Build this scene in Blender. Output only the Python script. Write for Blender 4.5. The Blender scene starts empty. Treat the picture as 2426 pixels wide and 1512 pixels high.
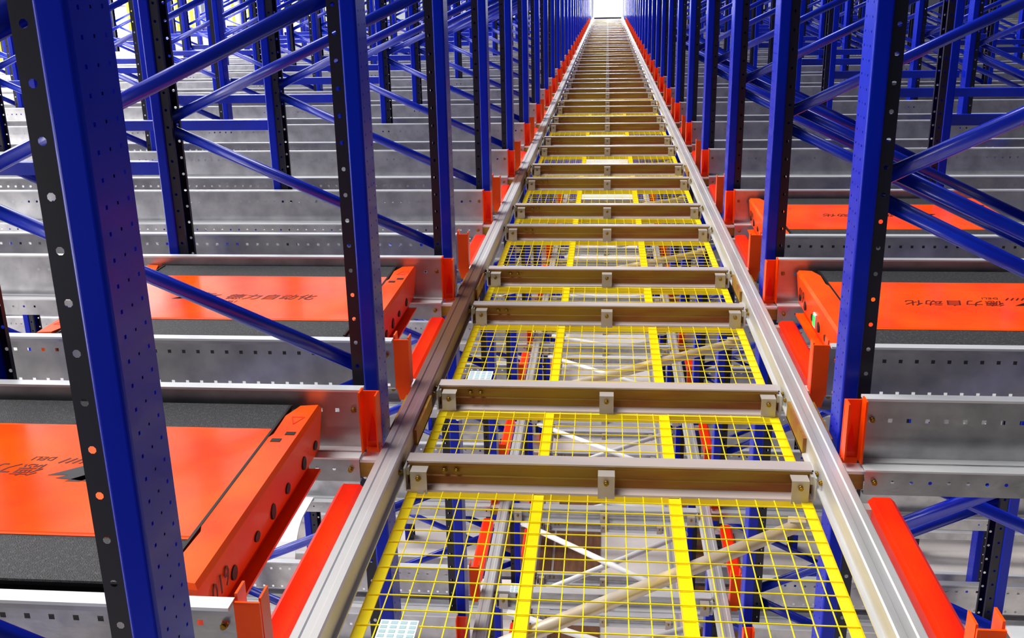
import bpy, math, random
from mathutils import Matrix, Vector
random.seed(7)
PI = math.pi
scene = bpy.context.scene
C = bpy.data.collections.new('warehouse'); scene.collection.children.link(C)

# ------------------------------------------------------------------ camera
CAMZ = 6.0                       # eye height above the floor
cam_data = bpy.data.cameras.new('camera'); cam_data.sensor_width = 36; cam_data.sensor_fit = 'HORIZONTAL'
cam_data.lens = 35.575; cam_data.clip_end = 300; cam_data.clip_start = 0.05
cam = bpy.data.objects.new('camera', cam_data); scene.collection.objects.link(cam); scene.camera = cam
R3 = Matrix(((0.99581345, -0.0106668, 0.09078434), (0.08959056, 0.31100158, -0.94617734), (-0.01814139, 0.95034953, 0.3106552)))
cam.matrix_world = Matrix.Translation((0, 0, CAMZ)) @ R3.to_4x4()

# ------------------------------------------------------------------ light
world = bpy.data.worlds.new('world'); scene.world = world; world.use_nodes = True
wn = world.node_tree.nodes; bg = wn['Background']
bg.inputs[0].default_value = (0.93, 0.95, 1.0, 1); bg.inputs[1].default_value = 0.035
scene.view_settings.view_transform = 'Standard'; scene.view_settings.look = 'None'
scene.view_settings.gamma = 1.0; scene.view_settings.exposure = 0.62; scene.view_settings.use_curve_mapping = False

def area(name, loc, size, power, direction, color=(1, 1, 1)):
    l = bpy.data.lights.new(name, 'AREA'); l.shape = 'RECTANGLE'; l.size, l.size_y = size; l.energy = power; l.color = color
    o = bpy.data.objects.new(name, l); C.objects.link(o); o.location = loc
    o.rotation_euler = Vector(direction).to_track_quat('-Z', 'Y').to_euler(); return o
# daylight through the long window band of the left wall, roof skylights, the open far end
area('daylight_left', (-14.0, 24.0, CAMZ + 3.2), (42, 6.5), 3600, (1, 0, -0.12), (1, 0.99, 0.96))
sd = bpy.data.lights.new('roof_daylight', 'SUN'); sd.energy = 2.9; sd.angle = math.radians(34); sd.color = (1, 0.99, 0.97)
so = bpy.data.objects.new('roof_daylight', sd); C.objects.link(so); so.location = (-4, 0, 14); so.rotation_euler = Vector((0.42, -0.10, -1)).to_track_quat('-Z', 'Y').to_euler()
area('skylight_left', (-7.0, 18.0, CAMZ + 5.6), (3.5, 46), 500, (0, 0, -1), (1, 1, 1))
area('daylight_end', (0.0, 52.6, CAMZ + 0.6), (1.5, 4.0), 420, (0, -1, -0.1), (1, 1, 1))
area('fill_left_low', (-14.0, 12.0, 2.6), (46, 3.0), 2500, (1, 0, -0.1), (1, 0.96, 0.93))  # added fill light with no window behind it, brightens floor and lower levels

# ------------------------------------------------------------------ materials
def srgb(r, g, b):
    f = lambda c: (c / 255 / 12.92) if c <= 10.3 else ((c / 255 + 0.055) / 1.055) ** 2.4
    return (f(r), f(g), f(b), 1)
def mat(name, col, rough=0.5, metal=0.0, col2=None, scale=6.0, stretch=(1, 1, 1), bump=0.0, coat=0.0, emit=None, bscale=60, spec=0.5, thr=(0.35, 0.7)):
    m = bpy.data.materials.new(name); m.use_nodes = True; nt = m.node_tree; n = nt.nodes; L = nt.links
    p = n['Principled BSDF']; p.inputs['Roughness'].default_value = rough; p.inputs['Metallic'].default_value = metal
    p.inputs['Base Color'].default_value = col; p.inputs['Coat Weight'].default_value = coat; p.inputs['Coat Roughness'].default_value = 0.07
    p.inputs['Specular IOR Level'].default_value = spec
    tc = n.new('ShaderNodeTexCoord')
    if col2:
        mp = n.new('ShaderNodeMapping'); mp.inputs['Scale'].default_value = stretch
        no = n.new('ShaderNodeTexNoise'); no.inputs['Scale'].default_value = scale; no.inputs['Detail'].default_value = 5
        cr = n.new('ShaderNodeValToRGB'); cr.color_ramp.elements[0].position = thr[0]; cr.color_ramp.elements[1].position = thr[1]
        cr.color_ramp.elements[0].color = col; cr.color_ramp.elements[1].color = col2
        L.new(tc.outputs['Object'], mp.inputs[0]); L.new(mp.outputs[0], no.inputs[0]); L.new(no.outputs[0], cr.inputs[0]); L.new(cr.outputs[0], p.inputs['Base Color'])
    if bump:
        nb = n.new('ShaderNodeTexNoise'); nb.inputs['Scale'].default_value = bscale; nb.inputs['Detail'].default_value = 3
        b = n.new('ShaderNodeBump'); b.inputs['Strength'].default_value = bump; b.inputs['Distance'].default_value = 0.01
        L.new(tc.outputs['Object'], nb.inputs[0]); L.new(nb.outputs[0], b.inputs['Height']); L.new(b.outputs[0], p.inputs['Normal'])
    if emit:
        p.inputs['Emission Color'].default_value = emit[0]; p.inputs['Emission Strength'].default_value = emit[1]
    return m
BLUE = mat('blue_powder_coat', srgb(0, 24, 172), 0.3, 0.0, srgb(0, 38, 190), 3.0, (1, 1, .4), coat=0.10, spec=0.2)
BLUE_SHADE = mat('blue_coat_shade', srgb(3, 4, 26), 0.4, 0.0, srgb(8, 8, 40), 5)  # darker copy of the blue, shade of post flanges and lips painted in
BRACE = mat('blue_brace_paint', srgb(0, 26, 165), 0.28, 0.0, srgb(0, 42, 188), 4, coat=0.3)
ORANGE = mat('orange_enamel', srgb(255, 68, 0), 0.36, 0.0, srgb(255, 92, 0), 4, coat=0.08, spec=.25)
RED = mat('red_orange_enamel', srgb(235, 14, 0), 0.34, 0.0, srgb(255, 58, 0), 5, (1, .3, 1), coat=0.08, spec=.25)
PLATE = mat('orange_top_sheet', srgb(255, 64, 0), 0.22, 0.0, srgb(255, 92, 0), 3, coat=0.1, spec=.25)
GRIP = mat('black_grip_mat', srgb(36, 36, 38), 0.65, 0.0, srgb(84, 82, 90), 90, bump=0.5, bscale=260, thr=(.5, .85))
YELLOW = mat('yellow_powder_coat', srgb(255, 222, 0), 0.38, 0.0, srgb(255, 236, 0), 3, coat=0.2)
STEEL = mat('galvanised_steel', (0.56, 0.56, 0.57, 1), 0.34, 0.9, (0.38, 0.38, 0.40, 1), 9, (1, 1, 1), bump=0.06, bscale=30)
STEELR = mat('galvanised_rail', (0.74, 0.73, 0.72, 1), 0.4, 0.6, (0.58, 0.57, 0.55, 1), 7, (3, .3, 3), bump=0.05, bscale=40)
EDGE = mat('bright_zinc_edge', (0.86, 0.87, 0.88, 1), 0.36, 0.45, (0.74, 0.75, 0.77, 1), 12, (.3, 1, 1))
BROWN = mat('steel_brown_reflection', srgb(146, 84, 34), 0.5, 0.3, srgb(158, 124, 34), 2.2, (1, 6, 7), bump=0.08, bscale=25, thr=(.38, .62))  # warm reflection on the crossbeam webs, put into the steel colour
TAB = mat('zinc_plated_tab', srgb(196, 186, 176), 0.45, 0.4)
BOLT = mat('brass_bolt', srgb(150, 118, 40), 0.35, 0.8)
TUBE = mat('pale_zinc_tube', srgb(212, 196, 178), 0.4, 0.3, srgb(236, 226, 214), 5)
WHITE = mat('white_paint', srgb(238, 238, 238), 0.5)
BLACK = mat('black_plastic', srgb(14, 14, 15), 0.5)
INK = mat('dark_red_ink', srgb(96, 14, 8), 0.45)
INKB = mat('black_ink', srgb(28, 24, 26), 0.35)
CELL = mat('pale_blue_print', srgb(170, 200, 205), 0.5)
GREEN = mat('green_indicator_lens', srgb(20, 210, 90), 0.3, emit=(srgb(20, 220, 90), 0.5))
FLOOR = mat('pale_concrete', srgb(236, 228, 224), 0.5, 0, srgb(206, 196, 188), 1.2, bump=0.05)
BOARD = mat('brown_board', srgb(120, 78, 48), 0.7, 0, srgb(92, 56, 34), 3, (8, 1, 1))
WALLM = mat('pale_wall_panel', srgb(196, 204, 214), 0.7, 0, srgb(180, 190, 204), 1)
WALLD = mat('dark_wall_panel', srgb(36, 40, 60), 0.7, 0, srgb(26, 28, 46), 1)
GLOW = mat('daylit_glass', srgb(250, 250, 250), 0.4, emit=((1, 1, .98, 1), 2.6))
GLOWY = mat('daylit_yellow_curtain', srgb(236, 226, 60), 0.6, emit=(srgb(236, 226, 70), 0.9))

def painted_reflection():  # brown reflections along the left rail, painted into its colour
    m = mat('rail_brown_reflection', (0.74, 0.73, 0.72, 1), 0.4, 0.5, bump=0.05, bscale=40); n = m.node_tree.nodes; L = m.node_tree.links
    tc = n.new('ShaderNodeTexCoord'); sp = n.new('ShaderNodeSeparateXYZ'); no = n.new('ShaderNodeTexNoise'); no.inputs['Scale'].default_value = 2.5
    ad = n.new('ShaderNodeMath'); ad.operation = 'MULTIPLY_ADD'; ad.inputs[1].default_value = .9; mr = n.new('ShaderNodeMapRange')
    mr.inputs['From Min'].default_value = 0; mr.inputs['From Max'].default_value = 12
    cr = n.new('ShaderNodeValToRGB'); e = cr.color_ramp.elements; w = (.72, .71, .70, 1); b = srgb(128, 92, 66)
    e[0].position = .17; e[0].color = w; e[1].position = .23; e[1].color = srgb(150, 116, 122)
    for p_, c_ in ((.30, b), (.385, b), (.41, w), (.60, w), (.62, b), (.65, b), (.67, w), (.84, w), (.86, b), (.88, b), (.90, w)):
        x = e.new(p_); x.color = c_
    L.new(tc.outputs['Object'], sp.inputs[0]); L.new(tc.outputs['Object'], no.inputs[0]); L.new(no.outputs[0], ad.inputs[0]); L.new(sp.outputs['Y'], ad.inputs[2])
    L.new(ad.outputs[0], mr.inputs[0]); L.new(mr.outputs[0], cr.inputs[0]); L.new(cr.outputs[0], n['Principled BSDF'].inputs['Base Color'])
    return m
RAIL_REFL = painted_reflection()
# ------------------------------------------------------------------ mesh helpers
class MB:
    def __init__(s): s.v = []; s.f = []; s.m = []; s.mats = []; s.sm = []
    def mi(s, m):
        if m not in s.mats: s.mats.append(m)
        return s.mats.index(m)
    def quad(s, pts, m, smooth=False):
        b = len(s.v); s.v += [tuple(p) for p in pts]; s.f.append(tuple(range(b, b + len(pts)))); s.m.append(s.mi(m)); s.sm.append(smooth)
    def box(s, x0, x1, y0, y1, z0, z1, m, bev=0.0):
        if bev:                       # chamfered top edges
            b = bev
            lo = [(x0, y0, z0), (x1, y0, z0), (x1, y1, z0), (x0, y1, z0)]
            mi = [(x0, y0, z1 - b), (x1, y0, z1 - b), (x1, y1, z1 - b), (x0, y1, z1 - b)]
            hi = [(x0 + b, y0 + b, z1), (x1 - b, y0 + b, z1), (x1 - b, y1 - b, z1), (x0 + b, y1 - b, z1)]
            s.loft([lo, mi, hi], m); return
        s.loft([[(x0, y0, z0), (x1, y0, z0), (x1, y1, z0), (x0, y1, z0)], [(x0, y0, z1), (x1, y0, z1), (x1, y1, z1), (x0, y1, z1)]], m)
    def loft(s, rings, m, cap=True, smooth=False):
        n = len(rings[0]); b = len(s.v); k = s.mi(m)
        for r in rings: s.v += [tuple(p) for p in r]
        for i in range(len(rings) - 1):
            for j in range(n):
                a = b + i * n; s.f.append((a + j, a + (j + 1) % n, a + n + (j + 1) % n, a + n + j)); s.m.append(k); s.sm.append(smooth)
        if cap:
            s.f.append(tuple(reversed(range(b, b + n)))); s.m.append(k); s.sm.append(False)
            e = b + (len(rings) - 1) * n; s.f.append(tuple(range(e, e + n))); s.m.append(k); s.sm.append(False)
    def prism(s, poly, axis, a, b, m):      # poly = 2D points; axis the extrusion axis
        def P(p, t): return {'x': (t, p[0], p[1]), 'y': (p[0], t, p[1]), 'z': (p[0], p[1], t)}[axis]
        s.loft([[P(p, a) for p in poly], [P(p, b) for p in poly]], m)
    def sheet(s, path, axis, a, b, m, mats=None):   # open folded sheet
        def P(p, t): return {'x': (t, p[0], p[1]), 'y': (p[0], t, p[1]), 'z': (p[0], p[1], t)}[axis]
        for i in range(len(path) - 1):
            s.quad([P(path[i], a), P(path[i + 1], a), P(path[i + 1], b), P(path[i], b)], mats[i] if mats else m)
    def tube(s, p, q, r, m, n=12, cap=True):
        p = Vector(p); q = Vector(q); d = (q - p).normalized(); u = d.orthogonal().normalized(); w = d.cross(u)
        rg = lambda c: [c + (u * math.cos(2 * PI * i / n) + w * math.sin(2 * PI * i / n)) * r for i in range(n)]
        s.loft([rg(p), rg(q)], m, cap, n > 5)
    def bar(s, p, q, wdir, w, h, m):        # rectangular bar from p to q, width w along wdir, height h across
        p = Vector(p); q = Vector(q); d = (q - p).normalized(); u = Vector(wdir).normalized(); v = d.cross(u).normalized()
        c = lambda o: [o - u * w / 2 - v * h / 2, o + u * w / 2 - v * h / 2, o + u * w / 2 + v * h / 2, o - u * w / 2 + v * h / 2]
        s.loft([c(p), c(q)], m)
    def rbar(s, p, q, wdir, w, h, m):       # rounded bar
        p = Vector(p); q = Vector(q); d = (q - p).normalized(); u = Vector(wdir).normalized(); v = d.cross(u).normalized()
        pts = [(w / 2 * math.copysign(abs(math.cos(a)) ** .7, math.cos(a)), h / 2 * math.copysign(abs(math.sin(a)) ** .8, math.sin(a))) for a in [2 * PI * (i + .5) / 12 for i in range(12)]]
        s.loft([[c + u * a + v * b for a, b in pts] for c in (p, q)], m, True, True)
    def holes(s, P0, U, V, L, rows, p, m, band):
        """perforated sheet strip: P0 origin, U/V unit dirs; rows=[(v centre, half size, sides)], band=(v0,v1)"""
        P0 = Vector(P0); U = Vector(U); V = Vector(V); W = lambda u, v: P0 + U * u + V * v
        vs = band[0]; n = int(L / p)
        for (vc, hs, k) in rows:
            c = hs * 1.6
            s.quad([W(0, vs), W(L, vs), W(L, vc - c), W(0, vc - c)], m)
            if n * p < L: s.quad([W(n * p, vc - c), W(L, vc - c), W(L, vc + c), W(n * p, vc + c)], m)
            for i in range(n):
                u = (i + .5) * p
                sq = [(-p / 2, -c), (p / 2, -c), (p / 2, c), (-p / 2, c)]
                if k == 4:
                    ins = [(-hs, -hs), (hs, -hs), (hs, hs), (-hs, hs)]; out = sq
                else:
                    ins = [(hs * math.cos(PI / 8 + 2 * PI * j / 8 + PI), hs * math.sin(PI / 8 + 2 * PI * j / 8 + PI)) for j in range(8)]
                    out = [(-p / 2, -c / 3), (-p / 2, -c), (p / 2, -c), (p / 2, -c / 3), (p / 2, c / 3), (p / 2, c), (-p / 2, c), (-p / 2, c / 3)]
                    out = [out[0], out[1], out[2], out[3], out[4], out[5], out[6], out[7]]
                q = len(ins)
                for j in range(q):
                    a, b = out[j], out[(j + 1) % q]; d, e = ins[(j + 1) % q], ins[j]
                    s.quad([W(u + a[0], vc + a[1]), W(u + b[0], vc + b[1]), W(u + d[0], vc + d[1]), W(u + e[0], vc + e[1])], m)
            vs = vc + c
        s.quad([W(0, vs), W(L, vs), W(L, band[1]), W(0, band[1])], m)
    def mesh(s, name):
        me = bpy.data.meshes.new(name); me.from_pydata(s.v, [], s.f)
        for m in s.mats: me.materials.append(m)
        me.polygons.foreach_set('material_index', s.m); me.polygons.foreach_set('use_smooth', s.sm); me.update(); return me

def obj(name, me, parent=None, loc=(0, 0, 0)):
    if isinstance(me, MB): me = me.mesh(name)
    o = bpy.data.objects.new(name, me); C.objects.link(o); o.location = loc
    if parent: o.parent = parent
    return o
def tag(o, label=None, cat=None, group=None, kind=None):
    if label: o['label'] = label
    if cat: o['category'] = cat
    if group: o['group'] = group
    if kind: o['kind'] = kind
    return o
def thing(name, label, cat, loc=(0, 0, 0), group=None, rz=0):
    o = bpy.data.objects.new(name, None); C.objects.link(o); o.location = loc; o.rotation_euler = (0, 0, rz); o.empty_display_size = .1
    return tag(o, label, cat, group)
def dup(root, loc, label=None, group=None, skip=()):
    def cp(o, par):
        c = o.copy(); C.objects.link(c); c.parent = par
        for k in list(o.children):
            if k.get('skipkey') not in skip or k.get('skipkey') is None: cp(k, c)
        return c
    r = root.copy(); C.objects.link(r); r.location = loc
    for k in list(root.children): cp(k, r)
    if label: r['label'] = label
    if group: r['group'] = group
    return r

# ------------------------------------------------------------------ layout (metres)
P = 1.73                                     # bay pitch along the aisle
G = lambda j: 1.585 + P * j                  # centre of the upright gap j
NROW = 29
TZ = CAMZ - 1.46                             # top level of the aisle track
Z = lambda r: CAMZ + r                       # height given relative to the eye
CX = 0.012
LV = 2.06                                    # level pitch
ORD = ['nearest', 'second', 'third', 'fourth', 'fifth', 'sixth', 'seventh', 'eighth', 'ninth', 'tenth']
def nth(i): return ORD[i] if i < len(ORD) else None

# ------------------------------------------------------------------ setting
def struct(name, mb): return tag(obj(name, mb), kind='structure')
m = MB(); m.box(-14.6, 14.6, -3, 53.4, -0.2, 0, FLOOR); struct('floor', m)
# left wall with a long band of daylit windows
m = MB(); X0 = -14.6
m.box(X0 - .2, X0, -3, 53.4, 0, Z(-2.3), WALLM); m.box(X0 - .2, X0, -3, 53.4, Z(1.7), 12, WALLM)
for k in range(15): m.box(X0 - .2, X0, -3 + k * 4.0, -3 + k * 4.0 + .35, Z(-2.3), Z(1.7), WALLM)
struct('wall_left', m)
for k in range(14):
    y0 = -3 + k * 4.0 + .35; y1 = y0 + 3.65; w = MB()
    w.box(X0 - .12, X0 - .1, y0, y1, Z(-2.3), Z(1.7), GLOW)
    wo = struct('window_%d' % (k + 1), w)
    f = MB()
    for t in range(5):
        yy = y0 + t * 3.65 / 4; f.box(X0 - .1, X0 - .04, yy - .03, yy + .03, Z(-2.3), Z(1.7), WHITE)
    for zz in (-2.27, -1.3, -.3, .7, 1.67): f.box(X0 - .1, X0 - .05, y0, y1, Z(zz) - .03, Z(zz) + .03, WHITE)
    obj('window_frame', f, wo)
    cu = MB()
    for t in range(3):
        a = y0 + .2 + t * 1.2 + (k % 3) * .2; cu.box(X0 - .03, X0 + .01, a, a + .28, Z(-2.2), Z(1.6), GLOWY)
    obj('yellow_curtain', cu, wo)
m = MB(); m.box(14.6, 14.8, -3, 53.4, 0, 12, WALLD); struct('wall_right', m)
m = MB()
m.box(-14.6, -.78, 53.2, 53.4, 0, Z(-1.52), WALLD); m.box(.8, 14.6, 53.2, 53.4, 0, Z(-1.52), WALLD)
m.box(-14.6, -.70, 53.1, 53.4, Z(-1.52), 12, WALLM); m.box(.70, 14.6, 53.2, 53.4, Z(-1.52), 12, WALLM)
m.box(-.78, .8, 53.2, 53.4, 0, Z(-1.52), WALLD); m.box(-.78, .8, 53.2, 53.4, Z(2.4), 12, WALLM)
struct('wall_far', m)
m = MB(); m.box(-.72, .74, 53.15, 53.3, Z(-1.46), Z(2.4), GLOW); struct('door_1', m)

# ------------------------------------------------------------------ rack frames
H0, H1 = 0.0, CAMZ + 1.4
def upright_mesh(flip, holes=True):
    """closed web face towards +X (flip=False); flange with round holes towards -X"""
    m = MB(); s = -1 if flip else 1; D = .137; Hh = H1 - H0
    def S(path, mt): m.sheet([(s * a, b) for a, b in path], 'z', H0, H1, mt)
    arc = lambda cx, cy, r, a0, a1, n=5: [(cx + r * math.cos(math.radians(a0 + (a1 - a0) * i / n)), cy + r * math.sin(math.radians(a0 + (a1 - a0) * i / n))) for i in range(n + 1)]
    S([(-.008, 0), (-.045, 0)], BLUE); S(arc(-.045, .008, .008, 270, 180), BLUE)
    S(arc(-.008, .008, .008, 360, 270), BLUE)
    S([(-.006, D), (-.046, D), (-.053, D - .009)], BLUE); S([(0, D - .006), (-.006, D)], BLUE)
    for y in (.009, D - .009):
        if holes: m.holes((s * -.053, y, H0), (0, 0, 1), (-s, 0, 0), Hh, [(.020, .0072, 8)], .0846, BLUE_SHADE, (0, .040))
        else: S([(-.053, y), (-.093, y)], BLUE_SHADE)
    S([(-.093, .009), (-.093, .030)], BLUE_SHADE); S([(-.093, D - .009), (-.093, D - .030)], BLUE_SHADE)
    if holes: m.holes((0, .008, H0), (0, 0, 1), (0, 1, 0), Hh, [(.025, .0034, 4), (.0625, .0026, 4), (.100, .0034, 4)], .0423, BLUE, (0, D - .014))
    else: S([(0, .008), (0, D - .006)], BLUE)
    S([(-.003, .05), (-.003, .085)], BLUE_SHADE)
    S([(-.006, .004), (-.09, .013)], BLUE_SHADE) if False else None
    return m.mesh('upright')
UPR = {(f, h): upright_mesh(f, h) for f in (False, True) for h in (True, False)}
def make_frame(w, label, full=True, right=False):
    """origin: floor, middle of left upright's outer face plane; left upright outer face x=0, right one's x=w"""
    t = thing('rack_frame', label, 'rack frame')
    obj('upright', UPR[(True, full)], t); obj('upright', UPR[(False, full)], t, (w, 0, 0))
    a, b = .05, w - .05; z = Z(-.62) - 1.305 * 4; side = 0; yc = .068
    pts = []
    zz = Z(-.62) - 1.305 * 4
    while zz < H1 - .7:
        pts.append(((a, zz), (b, zz + .65))); pts.append(((b, zz + .65), (a, zz + 1.305))); zz += 1.305
    for (p, q) in pts:
        if p[1] < 0 or q[1] > H1: continue
        k = MB(); d = .012 if full else 0
        k.rbar((p[0], yc, p[1] + .02), (q[0], yc, q[1] - .02), (0, 1, 0), .036, .052, BRACE)
        obj('brace', k, t)
    if right:                                # doubled back braces of the right hand frames
        for (z0, z1) in ((Z(-.54), Z(-1.14)), (Z(-1.53), Z(-2.12))):
            k = MB(); k.rbar((a, yc + .045, z0), (b, yc + .045, z1), (0, 1, 0), .03, .048, BRACE); obj('brace', k, t)
    return t
COLS_L = [(-2.160 - .045, 1.385)]            # x of left upright outer face
# frame = outer face x of left upright, width
left_cols = [(-2.2475, 1.4805), (-5.30, 1.48), (-8.50, 1.48), (-11.7, 1.48)]
right_cols = [(.782, 1.375), (3.36, 1.48), (6.4, 1.48)]
colword = ['beside the walkway', 'in the second column out from the walkway', 'in the third column out', 'in the outermost column']
def frame_label(side, c, j):
    if c == 0:
        if j <= 9:
            s = {0: 'with the big perforated post nearest the camera'}.get(j) if side == 'left' else None
            if s: return 'blue rack frame %s of the walkway %s' % (side, s), None
            k = j if side == 'left' else j - 1
            return 'blue rack frame %s of the walkway, %s one back along the aisle edge' % (side, ORD[k] if k > 0 else 'large nearest'), None
        return 'one of the crowded far blue rack frames along the %s aisle edge' % side, 'far rack frames along the %s aisle edge' % side
    if j < 10:
        k = j - (c, 1, 3, 6)[c] - (0 if side == 'left' else 1)
        return 'blue rack frame %s %s, %s visible one from the camera' % (['', 'second in from the walkway', 'third in from the walkway', 'at the outer edge'][c], side, ORD[k]), None
    return ('one of the far blue rack frames, %s, %s side' % (['', 'second in from the walkway', 'third in from the walkway', 'at the outer edge'][c], side),
            'blue frames %s on the %s' % (['', 'second in from the walkway', 'third in from the walkway', 'at the outer edge'][c], side))
for side, cols in (('left', left_cols), ('right', right_cols)):
    for c, (x, w) in enumerate(cols):
        protos = {}
        j0 = (0 if side == 'left' else 1) + (0, 1, 3, 6)[c]; j1 = (NROW, 23, 20, 18)[c]
        for j in range(j0, j1):
            full = j < 9
            lab, grp = frame_label(side, c, j); y = G(j) - .1417
            if full not in protos:
                f = make_frame(w, lab, full, side == 'right'); f.location = (x, y, 0); protos[full] = f
                if grp: f['group'] = grp
            else:
                f = dup(protos[full], (x, y, 0), lab, grp)
                if not grp and 'group' in f: del f['group']
# blue tie beams between neighbouring frames
tie = {}
for side, segs in (('left', [(-3.80, -2.27), (-7.0, -5.32), (-10.2, -8.52)]), ('right', [(2.18, 3.34), (4.86, 6.38)])):
    for c, (xa, xb) in enumerate(segs):
        for j in range((1, 3, 4)[c], (18, 18, 16)[c]):
            if (side, c) not in tie:
                k = MB(); k.box(0, xb - xa, -.02, .02, -.035, .035, BRACE, .004); me = k.mesh('tie_beam'); tie[(side, c)] = me
            o = obj('tie_beam', tie[(side, c)], None, (xa, G(j), Z(-.85)))
            w_ = ['first', 'second', 'third'][c]
            k_ = j - (1, 3, 4)[c]
            if k_ < 6: tag(o, 'blue tie beam in the %s gap between frames %s of the walkway, %s one back' % (w_, side, ORD[k_]), 'tie beam', 'blue tie beams, %s gap on the %s' % (w_, side)); continue
            tag(o, 'one of the far blue tie beams, %s gap between frames %s of the walkway' % (w_, side), 'tie beam', 'blue tie beams, %s gap on the %s' % (w_, side))

# ------------------------------------------------------------------ lane rails (perforated galvanised sigma beams along x)
LL, LR = 12.6, 12.6
def lane_mesh(far, length, holes=True):
    """local: x 0..length outward, y=0 web plane, z=0 track ledge. far rail: ledge towards -y ; near rail: ledge towards +y"""
    m = MB(); s = -1 if far else 1
    # top flange
    m.box(0, length, min(0, -s * .042), max(0, -s * .042), .197, .205, EDGE)
    m.sheet([(-s * .042, .197), (-s * .042, .185)], 'x', 0, length, STEEL)
    if holes:
        m.holes((0, 0, 0), (1, 0, 0), (0, 0, 1), length, [(.012, .0062, 4), (.137, .0068, 4)] if not far else [(.132, .0068, 4)], .0575, STEEL, (0, .197))
    else: m.sheet([(0, 0), (0, .197)], 'x', 0, length, STEEL)
    # ledge, small upstand line, lower web
    m.box(0, length, min(0, s * .09), max(0, s * .09), -.006, 0.0, EDGE)
    m.sheet([(s * .04, .0005), (s * .04, .003), (s * .044, .003), (s * .044, .0005)], 'x', 0, length, STEEL)
    if holes: m.holes((0, s * .09, -.085), (1, 0, 0), (0, 0, 1), length, [(.045, .006, 8)], .0575, STEEL, (0, .079))
    else: m.sheet([(s * .09, -.085), (s * .09, -.006)], 'x', 0, length, STEEL)
    m.sheet([(s * .09, -.085), (s * .06, -.085)], 'x', 0, length, STEEL)
    return m.mesh('rail_body')
LM = {(f, h): lane_mesh(f, LL, h) for f in (True, False) for h in (True, False)}
def conn_mesh(far):
    """orange connector, channel shape, local: x 0..-.055 (towards aisle), opens away from the upright"""
    m = MB(); s = -1 if far else 1
    a, b = sorted((0, s * .05))
    m.box(-.058, 0, min(-s * .012, -s * .006), max(-s * .012, -s * .006), .0, .20, ORANGE)      # back plate
    m.box(-.058, -.053, a, b, .01, .205, ORANGE); m.box(-.006, 0.0, a - .0, b + .0, .0, .215, ORANGE)
    m.prism([(-.05, .02), (-.01, .02), (-.03, .12)], 'y', -s * .004 - .002, -s * .004 + .002, RED)
    m.prism([(-.056, .0), (-.002, .0), (-.012, -.05), (-.046, -.05)], 'y', -.002, .006, ORANGE)
    return m.mesh('connector')
CM = {f: conn_mesh(f) for f in (True, False)}
BM = MB(); BM.tube((0, 0, 0), (0, -.008, 0), .009, BOLT, 6); BM.tube((0, -.008, 0), (0, -.014, 0), .006, BOLT, 8); BM = BM.mesh('bolt')
def mirror_copy(me):
    n = me.copy(); n.transform(Matrix.Scale(-1, 4, (1, 0, 0))); n.flip_normals(); return n
LMm = {k: mirror_copy(v) for k, v in LM.items()}; CMm = {k: mirror_copy(v) for k, v in CM.items()}
XR = .81                                      # |x| where the lane rails start
LEVELS = [(0, 'top', 26, 0), (1, 'middle', 11, 2), (2, 'lowest', 9, 3)]
for lev, lname, jmax, jmin in LEVELS:
    zt = TZ - LV * lev
    for side in ('left', 'right'):
        sx = -1 if side == 'left' else 1
        for j in range(jmin, jmax):
            for far in (True, False):
                if lev == 0 and j == 0 and far: continue
                y = G(j) + (-.265 if far else .265)
                lane = j - 1 if far else j   # lane index counted from the nearest visible lane
                which = 'far' if far else 'near'
                if lev == 0:
                    if lane < 10:
                        lab = 'galvanised perforated lane rail at the %s side of the %s lane %s of the walkway' % (which, ORD[lane], side); grp = None
                    else:
                        lab = 'one of the distant galvanised lane rails %s of the walkway, top level' % side; grp = 'distant lane rails on the %s' % side
                elif j - jmin < 6:
                    lab = 'galvanised %s-side lane rail %s below on the %s, %s pair visible from the camera' % (which, 'one level' if lev == 1 else 'two levels', side, ORD[j - jmin]); grp = None
                else:
                    lab = 'one of the far galvanised lane rails seen below the walkway, %s level, %s side' % (lname, side); grp = '%s level lane rails, %s side' % (lname, side)
                t = thing('lane_rail', lab, 'lane rail', (sx * XR + CX, y, zt), grp)
                h = (lev == 0 and j < 12) or lev == 1
                obj('rail_body', (LM if sx > 0 else LMm)[(far, h)], t)
                c = obj('connector', (CM if sx > 0 else CMm)[far], t)
                if j < 8 and lev == 0:
                    obj('bolt', BM, t, (sx * .03, -.001 if far else -.001, .135)); obj('bolt', BM, t, (sx * .03, -.091 if far else .088, -.04))

# ------------------------------------------------------------------ aisle crossbeams
BX = .655
def cross_mesh(web, top):
    m = MB(); x = BX
    m.box(-x, x, 0, .062, -.020, -.014, top)                       # top flange
    m.sheet([(.002, -.020), (.000, -.022), (0, -.030), (.004, -.034), (.004, -.062), (0, -.066), (0, -.094)], 'x', -x, x, web)
    m.sheet([(0, -.094), (0, -.098), (-.040, -.098), (-.042, -.104)], 'x', -x, x, top)
    m.box(-x, -x + .004, 0, .06, -.098, -.014, top); m.box(x - .004, x, 0, .06, -.098, -.014, top)
    return m.mesh('beam_body')
FLANGE = mat('zinc_flange_warm_reflection', srgb(226, 208, 198), 0.38, 0.4, srgb(205, 196, 194), 8, (.3, 1, 1))  # tan reflection of the far-end light, put into the flange colour
CRB = cross_mesh(BROWN, FLANGE); CRG = cross_mesh(STEEL, EDGE)
TABM = MB(); TABM.box(-.027, .027, -.048, -.043, -.110, -.030, TAB); TABM.box(-.027, .027, -.043, -.002, -.035, -.030, TAB); TABM = TABM.mesh('tab')
END = MB(); END.box(-.012, .0, -.02, .06, -.055, -.028, STEELR); END.box(-.004, .002, -.045, .075, -.10, -.02, STEELR); END = END.mesh('end_bracket')
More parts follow.
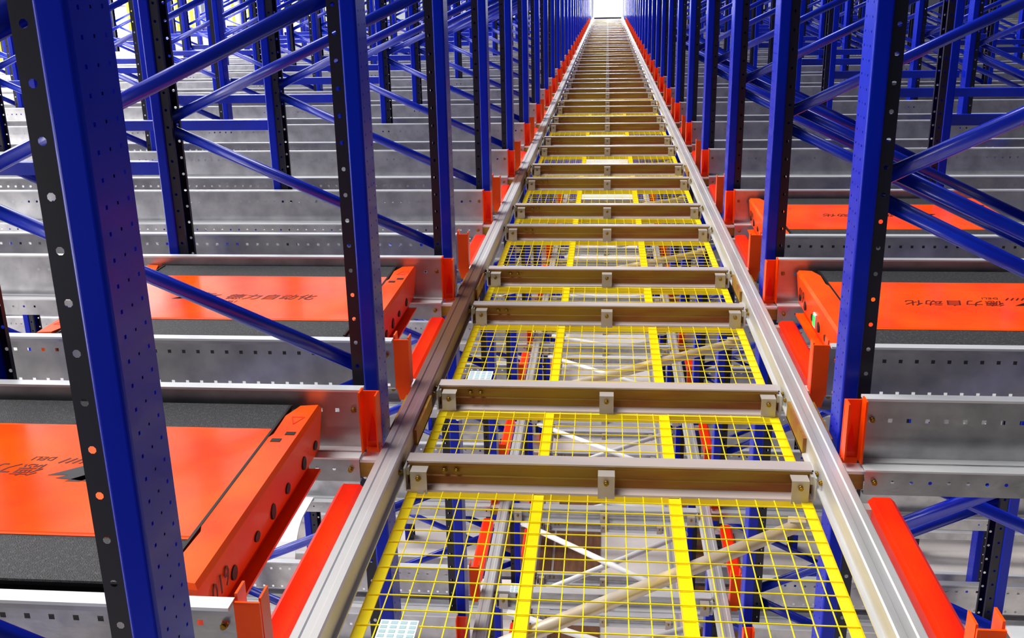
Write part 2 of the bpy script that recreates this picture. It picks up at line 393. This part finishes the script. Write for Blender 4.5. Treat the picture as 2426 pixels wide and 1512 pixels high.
OUT = MB(); OUT.box(0, .062, -.005, .055, -.022, -.012, EDGE); OUT.box(0, .062, -.005, .0, -.075, -.022, BROWN); OUT = OUT.mesh('outer_bracket')
for lev, jmin, jmax in ((0, 0, NROW), (1, 2, 12), (2, 3, 9)):
    zt = TZ - LV * lev; proto = None
    for j in range(jmin, jmax):
        for which, dy in (('B', -.335), ('A', .335)):
            if lev == 0 and j == 0 and which == 'B': continue
            k = 2 * (j - 1) + (1 if which == 'A' else 0)
            if lev == 0:
                if 0 <= k < 10: lab, grp = 'brown steel crossbeam of the walkway, %s across the frame from the bottom' % ORD[k], None
                elif k < 0: lab, grp = 'brown steel crossbeam of the walkway just under the bottom edge of view', None
                else: lab, grp = 'one of the distant brown crossbeams closing up towards the far end', 'distant walkway crossbeams'
            elif k - 2 * (jmin - 1) < 10: lab, grp = 'grey crossbeam %s under the yellow mesh, %s across from the camera' % ('one level' if lev == 1 else 'two levels', ORD[k - 2 * (jmin - 1)]), None
            else: lab, grp = 'one of the far grey crossbeams under the mesh, %s level below the walkway' % ('first' if lev == 1 else 'second'), 'crossbeams of the %s level below' % ('first' if lev == 1 else 'second')
            loc = (CX, G(j) + dy, zt)
            if proto is None:
                t = thing('crossbeam', lab, 'crossbeam', loc, grp)
                obj('beam_body', CRB if lev == 0 else CRG, t)
                for x in (-.61, .0, .61):
                    tb = obj('tab', TABM, t, (x, 0, 0)); obj('bolt', BM, tb, (0, -.048, -.052))
                for s in (-1, 1):
                    e = obj('end_bracket', END if s > 0 else mirror_copy(END), t, (s * (BX + .002), 0, 0))
                    o2 = obj('outer_bracket', OUT if s > 0 else mirror_copy(OUT), t, (s * .75, 0, 0))
                    for q in (-.03, .03): obj('bolt', BM, e, (s * .012, -.02 + q, -.03))
                b1 = obj('bolt', BM, t, (-.53, 0, -.045)); b2 = obj('bolt', BM, t, (-.49, 0, -.045)); proto = t
            else:
                t = dup(proto, loc, lab, grp)
                if not grp and 'group' in t: del t['group']

# ------------------------------------------------------------------ yellow mesh panels
def panel(y0, y1, full, label, grp=None):
    L = y1 - y0; W = 1.30; t = thing('mesh_panel', label, 'mesh panel', (CX, y0, TZ - .10), grp)
    f = MB(); w = .034; th = .034
    def bar(x0, x1, a, b): f.box(x0, x1, a, b, -.005, 0, YELLOW)
    bar(-W / 2, W / 2, 0, w * .6); bar(-W / 2, W / 2, L - w * .5, L); bar(-W / 2, -W / 2 + w, 0, L); bar(W / 2 - w, W / 2, 0, L)
    f.box(-W / 2, W / 2, L - .005, L, -th, 0, YELLOW); f.box(-W / 2, W / 2, 0, .005, -th, 0, YELLOW)
    f.box(-W / 2, -W / 2 + .005, 0, L, -th, 0, YELLOW); f.box(W / 2 - .005, W / 2, 0, L, -th, 0, YELLOW)
    obj('frame', f, t)
    for x in (-.218, .218):
        d = MB(); d.box(x - .017, x + .017, .005, L - .005, -.006, -.001, YELLOW); d.box(x - .017, x - .012, .005, L - .005, -.03, -.001, YELLOW); d.box(x + .012, x + .017, .005, L - .005, -.03, -.001, YELLOW)
        obj('divider', d, t)
    g = MB(); r = .0021
    nx = 22; 
    for i in range(1, nx):
        x = -W / 2 + i * W / nx; g.tube((x, .004, .001), (x, L - .004, .001), r, YELLOW, 4, False)
    ny = int(round(L / .070))
    for i in range(1, ny):
        y = i * L / ny; g.tube((-W / 2 + .004, y, .0035), (W / 2 - .004, y, .0035), r, YELLOW, 4, False)
    tag(obj('wire_grid', g, t), kind='stuff')
    return t
pl = panel(0, .968, True, 'x'); ps = panel(0, .56, True, 'x')
big_first = small_first = True
nb = ns = 0
for j in range(0, 8):
    def lab(kind, n):
        if n < 9: return '%s yellow wire mesh panel in the walkway, %s of its size from the bottom' % (kind, ORD[n]), None
        return 'one of the distant %s yellow mesh panels edge on in the walkway' % kind, 'distant %s yellow mesh panels' % kind
    a, g_ = lab('large', j); loc = (CX, G(j) + .335 + .075, TZ - .105)
    if j == 0: pl.location = loc; pl['label'] = a
    else: dup(pl, loc, a, g_)
    if j >= 1:
        a, g_ = lab('narrow', j - 1); loc = (CX, G(j) - .335 + .075, TZ - .105)
        if j == 1: ps.location = loc; ps['label'] = a
        else: dup(ps, loc, a, g_)
# white marker plates on the mesh
mk = thing('marker_plate', 'white marker plate with printed squares on the nearest yellow mesh panel', 'marker plate', (-.52, 2.17, TZ - .098))
m = MB(); m.box(-.05, .05, -.05, .05, -.001, .002, WHITE); obj('plate', m, mk)
for a in range(4):
    for b in range(5):
        m = MB(); x = -.0375 + a * .025; y = -.038 + b * .019
        m.box(x - .0085, x + .0085, y - .006, y + .006, .002, .003, CELL); obj('printed_square', m, mk)
for j in (1, 2, 3, 4):
    dup(mk, (-.52, 2.17 + P * j - .02 + .09, TZ - .098), 'white marker plate at the left corner of the %s large yellow mesh panel' % ORD[j])
dup(mk, (-.51, G(2) + .335 + .035, TZ - LV - .0125), 'white marker plate on the level below, seen through the nearest mesh panel')

# ------------------------------------------------------------------ track rails and guard bars
def rail_mesh(sx, L, STEELR):
    m = MB(); a, b = .672, .745
    path = [(a, -.062), (a - .012, -.062), (a - .012, -.055), (a, -.052), (a, .012), (a + .004, .017), (a + .022, .017), (a + .026, .013), (a + .046, .013), (a + .050, .017), (b - .004, .017), (b, .012), (b, -.062)]
    path = [(sx * x, z) for x, z in path]
    m.sheet(path, 'y', 0, L, STEELR); m.quad([(sx * a, 0, -.06), (sx * b, 0, -.06), (sx * b, 0, .012), (sx * a, 0, .012)], STEELR)
    return m
for lev, y0, L in ((0, 1.0, 51.2), (1, 4.0, 17), (2, 5.5, 12)):
    for sx in (-1, 1):
        side = 'left' if sx < 0 else 'right'
        nm = {0: 'long silver track rail along the %s edge of the walkway' % side, 1: 'silver track rail of the level below, %s side, seen through the yellow mesh' % side, 2: 'silver track rail two levels below the walkway, %s side' % side}[lev]
        t = thing('track_rail', nm, 'rail', (CX, y0, TZ - LV * lev))
        obj('rail_body', rail_mesh(sx, L, RAIL_REFL if (lev == 0 and sx < 0) else STEELR), t)
        if lev == 0:
            for y in (3.35, 5.08, 8.54, 13.7):
                s = MB(); x0, x1 = sorted((sx * .660, sx * .757)); s.box(x0, x1, y - y0 - .16, y - y0 + .16, -.064, -.0, BROWN); obj('splice_plate', s, t)
def guard_mesh(sx):
    m = MB(); L = .84
    a, b = (.775, .855) if sx < 0 else (.80, .88)
    ring = lambda y, d: [(sx * x, y, z) for x, z in ((a + d, -.095 + d), (b - d, -.095 + d), (b - d, -.058 - d), (b - .014, -.045 - d), (a + .014, -.045 - d), (a + d, -.058 - d))]
    r = [ring(0, .006), ring(.008, 0), ring(L - .008, 0), ring(L, .006)]
    if sx > 0: r = [list(reversed(q)) for q in r]
    m.loft(r, RED)
    return m
for sx in (-1, 1):
    side = 'left' if sx < 0 else 'right'; proto = None
    for lev, j0, j1 in ((0, 0, 24), (1, 2, 9), (2, 3, 8)):
        for j in range(j0, j1):
            if lev == 0 and j < 9: lab, grp = 'orange-red guard bar outside the %s rail at the mouth of the %s lane' % (side, ORD[j]), None
            elif lev == 0: lab, grp = 'one of the distant orange guard bars outside the %s rail' % side, 'distant guard bars on the %s' % side
            else: lab, grp = 'one of the orange guard bars %s below the walkway on the %s' % (('one level', 'two levels')[lev - 1], side), 'guard bars %s below, %s' % (('one level', 'two levels')[lev - 1], side)
            loc = (CX, G(j) + .45, TZ - LV * lev)
            if proto is None:
                proto = thing('guard_bar', lab, 'guard bar', loc, grp)
                gm = guard_mesh(sx).mesh('bar'); obj('bar', gm, proto)
                for y in (.02, .78):
                    s = MB(); x0, x1 = sorted((sx * .757, sx * .80)); s.box(x0, x1, y, y + .04, -.09, -.06, STEELR); obj('bracket', s, proto)
            else:
                t = dup(proto, loc, lab, grp)
                if not grp and 'group' in t: del t['group']

# ------------------------------------------------------------------ braces under the walkway
k = MB(); k.tube((.60, .98, 0), (-.60, .06, 0), .021, TUBE, 14)
for s, x, y in ((1, .60, .98), (-1, -.60, .06)): k.box(x - .025, x + .025, y - .02, y + .02, -.008, .024, TAB)
dm = k.mesh('diagonal_tube')
for j in range(0, 9):
    o = obj('diagonal_tube', dm, None, (CX, G(j) + .335, TZ - .17))
    tag(o, 'pale round tube running diagonally under the %s large yellow mesh panel' % ORD[j], 'brace tube')
for nm, (ya, yb) in (('large', (.42, 1.36)), ('small', (-.27, .27))):
    for j in range(2, 8):
        for s in (1, -1):
            k = MB(); k.bar((-s * .58, ya, 0), (s * .58, yb, 0), (0, 0, 1), .012, .045, WHITE) if False else k.tube((-s * .58, ya, 0), (s * .58, yb, 0), .02, WHITE, 10)
            o = obj('cross_brace', k, None, (CX, G(j), TZ - LV - .12 - (.045 if s > 0 else 0)))
            tag(o, '%s white tube of the cross in the %s %s bay one level below the mesh' % ('rising' if s > 0 else 'falling', ORD[j - 2], nm), 'brace tube', 'crossed white braces in the %s bays below' % nm)

# ------------------------------------------------------------------ shuttles
def text_mesh(body, size, shear=0.0, mt=INKB, ext=.0006):
    cu = bpy.data.curves.new('t', 'FONT'); cu.body = body; cu.size = size; cu.shear = shear; cu.align_x = 'CENTER'; cu.align_y = 'CENTER'; cu.extrude = ext; cu.resolution_u = 2; cu.space_character = 1.05
    o = bpy.data.objects.new('t', cu); C.objects.link(o)
    dg = bpy.context.evaluated_depsgraph_get(); me = bpy.data.meshes.new_from_object(o.evaluated_get(dg)); C.objects.unlink(o); bpy.data.objects.remove(o)
    me.materials.clear(); me.materials.append(mt); return me
def shuttle(label, loc, rz, lamp=False, sh=0.0):
    t = thing('pallet_shuttle', label, 'shuttle', loc, None, rz)          # origin: centre, z at the deck top
    HX, HY = .69, .53
    b = MB(); b.box(-HX + .02, HX - .02, -HY + .02, HY - .02, -.150, -.006, BLACK); b.box(-HX + .06, HX - .06, -.43, .43, -.19, -.15, BLACK); b.box(-HX + .12, HX - .12, -HY, HY, -.10, -.03, BLACK); obj('body', b, t)
    tp = MB(); tp.box(-HX + .095, HX - .095, -.325, .325, -.006, .004, PLATE, .003); tp.box(-HX + .095, HX - .095, -.335, -.325, -.006, .002, ORANGE); tp.box(-HX + .095, HX - .095, .325, .335, -.006, .002, ORANGE); obj('top_panel', tp, t)
    for s in (-1, 1):
        g = MB(); y0, y1 = sorted((s * .335, s * HY)); g.box(-HX + .095, HX - .095, y0, y1, -.006, 0, GRIP); obj('grip_pad', g, t)
    for s in (-1, 1):
        e = MB(); X = lambda v: s * v
        top = [(.600, -.44), (.605, -.30), (.595, -.27), (.595, .27), (.605, .30), (.600, .44), (.625, .525), (.69, .535), (.69, -.535), (.625, -.525)]
        bot = [(.600, -.44), (.605, -.30), (.595, -.27), (.595, .27), (.605, .30), (.600, .44), (.615, .515), (.675, .525), (.675, -.525), (.615, -.515)]
        r1 = [(X(x), y, -.154) for x, y in bot]; r2 = [(X(x), y, -.012) for x, y in top]
        r3 = [(X(min(x, .682)), y * .988, .003) for x, y in top]
        rr = [r1, r2, r3]
        if s > 0: rr = [list(reversed(q)) for q in rr]
        e.loft(rr, ORANGE); eb = obj('bumper', e, t)
        sk = MB(); sk.box(*sorted((X(.60), X(.705))), -.42, .42, -.185, -.176, ORANGE); sk.box(*sorted((X(.66), X(.667))), -.42, .42, -.18, -.15, RED); obj('skirt', sk, t)
        gp = MB(); gp.box(*sorted((X(.588), X(.596))), -.52, .52, -.004, .0045, BLACK); obj('seam', gp, t)
        for y, h in ((-.46, .015), (-.33, .022), (-.16, .016), (-.02, .024), (.12, .014), (.30, .02)):
            d = MB(); n = 12; d.loft([[(X(.6765), y + .019 * math.cos(2 * PI * i / n), -.112 + h * math.sin(2 * PI * i / n)) for i in range(n)], [(X(.6845), y + .019 * math.cos(2 * PI * i / n), -.112 + h * math.sin(2 * PI * i / n)) for i in range(n)]], BLACK); obj('port', d, eb)
        for q in (.25, .30):
            d = MB(); d.box(*sorted((X(.612 + (q - .25) * .6), X(.642 + (q - .25) * .6))), s * q - .011, s * q + .011, .003, .0045, BLACK); obj('slot', d, eb)
        if lamp and s > 0:
            d = MB(); d.box(.680, .690, -.105, -.055, -.13, -.07, WHITE); d.box(.69, .693, -.098, -.062, -.122, -.078, GREEN); obj('indicator_light', d, eb)
        tr = MB(); c = (X(.645), s * .40); 
        for (pa, pb) in (((-.02, -.025), (.02, -.025)), ((.02, -.025), (0, .03)), ((0, .03), (-.02, -.025))):
            tr.bar((c[0] + pa[0], c[1] + pa[1], .0035), (c[0] + pb[0], c[1] + pb[1], .0035), (0, 0, 1), .001, .004, RED)
        obj('warning_triangle', tr, eb)
        nm = obj('number', text_mesh('019', .075, 0, INKB), eb, (X(.688), s * -.40 if s < 0 else -.40, -.085)); nm.rotation_euler = (PI / 2, 0, PI / 2 * s)
    a = obj('lettering', text_mesh('德力自动化', .080, .25, INK), t, (.125 + sh, -.02, .0046))
    b = obj('lettering', text_mesh('DELI', .034, .25, INK), t, (-.04 + sh, -.088, .0046))
    lg = MB()
    lg.prism([(-.235, .045), (-.13, .03), (-.155, .012), (-.10, .015), (-.17, -.04), (-.30, -.045), (-.225, -.005), (-.245, .0)], 'z', .0042, .005, INKB)
    lg.prism([(-.30, -.045), (-.26, -.045), (-.165, .045), (-.205, .045)], 'z', .0042, .005, INKB)
    for i in range(5): lg.bar((-.19 + i * .02, -.085, .0048), (-.17 + i * .02, -.055, .0048), (0, 0, 1), .0008, .006, INK)
    lo = obj('logo', lg, t, (.0 + sh, 0, 0)); lo.scale = (1.05, 1.1, 1)
    return t
ZS = Z(-1.30)
shuttle('orange and black pallet shuttle in the nearest lane left, printed top upside down', (-1.62, 2.49, ZS), PI, False, .06)
shuttle('orange and black pallet shuttle in the second lane left of the walkway', (-1.62, 4.24, ZS), 0)
shuttle('orange and black pallet shuttle in the second lane right of the walkway', (1.60, 4.21, ZS), PI, True)
shuttle('orange and black pallet shuttle in the third lane right, farther back', (1.60, 5.94, ZS), PI)

# ------------------------------------------------------------------ things on the floor and lower level
bi = 0
for (x0, x1, y0, y1, w_) in ((-1.35, -.55, 9.4, 10.9, 'leftmost'), (-.52, -.02, 8.2, 11.2, 'middle'), (.75, 1.5, 8.4, 10.6, 'rightmost')):
    m = MB(); m.box(x0, x1, y0, y1, 0, .03, BOARD)
    tag(obj('floor_board', m), 'brown board on the pale floor far below the walkway, %s of three' % w_, 'board')
# white bent cover panel on the level below, left
m = MB(); n = 10; top = [(0, 0)] + [(-.25 - .30 * math.sin(PI / 2 * i / n), -.34 * (1 - math.cos(PI / 2 * i / n))) for i in range(n + 1)]
low = [(a, b - .012) for a, b in reversed(top)]
m.prism(top + low, 'x', 0, .20, WHITE)
o = obj('white_cover', m, None, (-2.30, G(3) - .265 - .05, TZ - LV + .013)); tag(o, 'white curved cover on a lane rail one level down, left beside the red bar', 'cover')
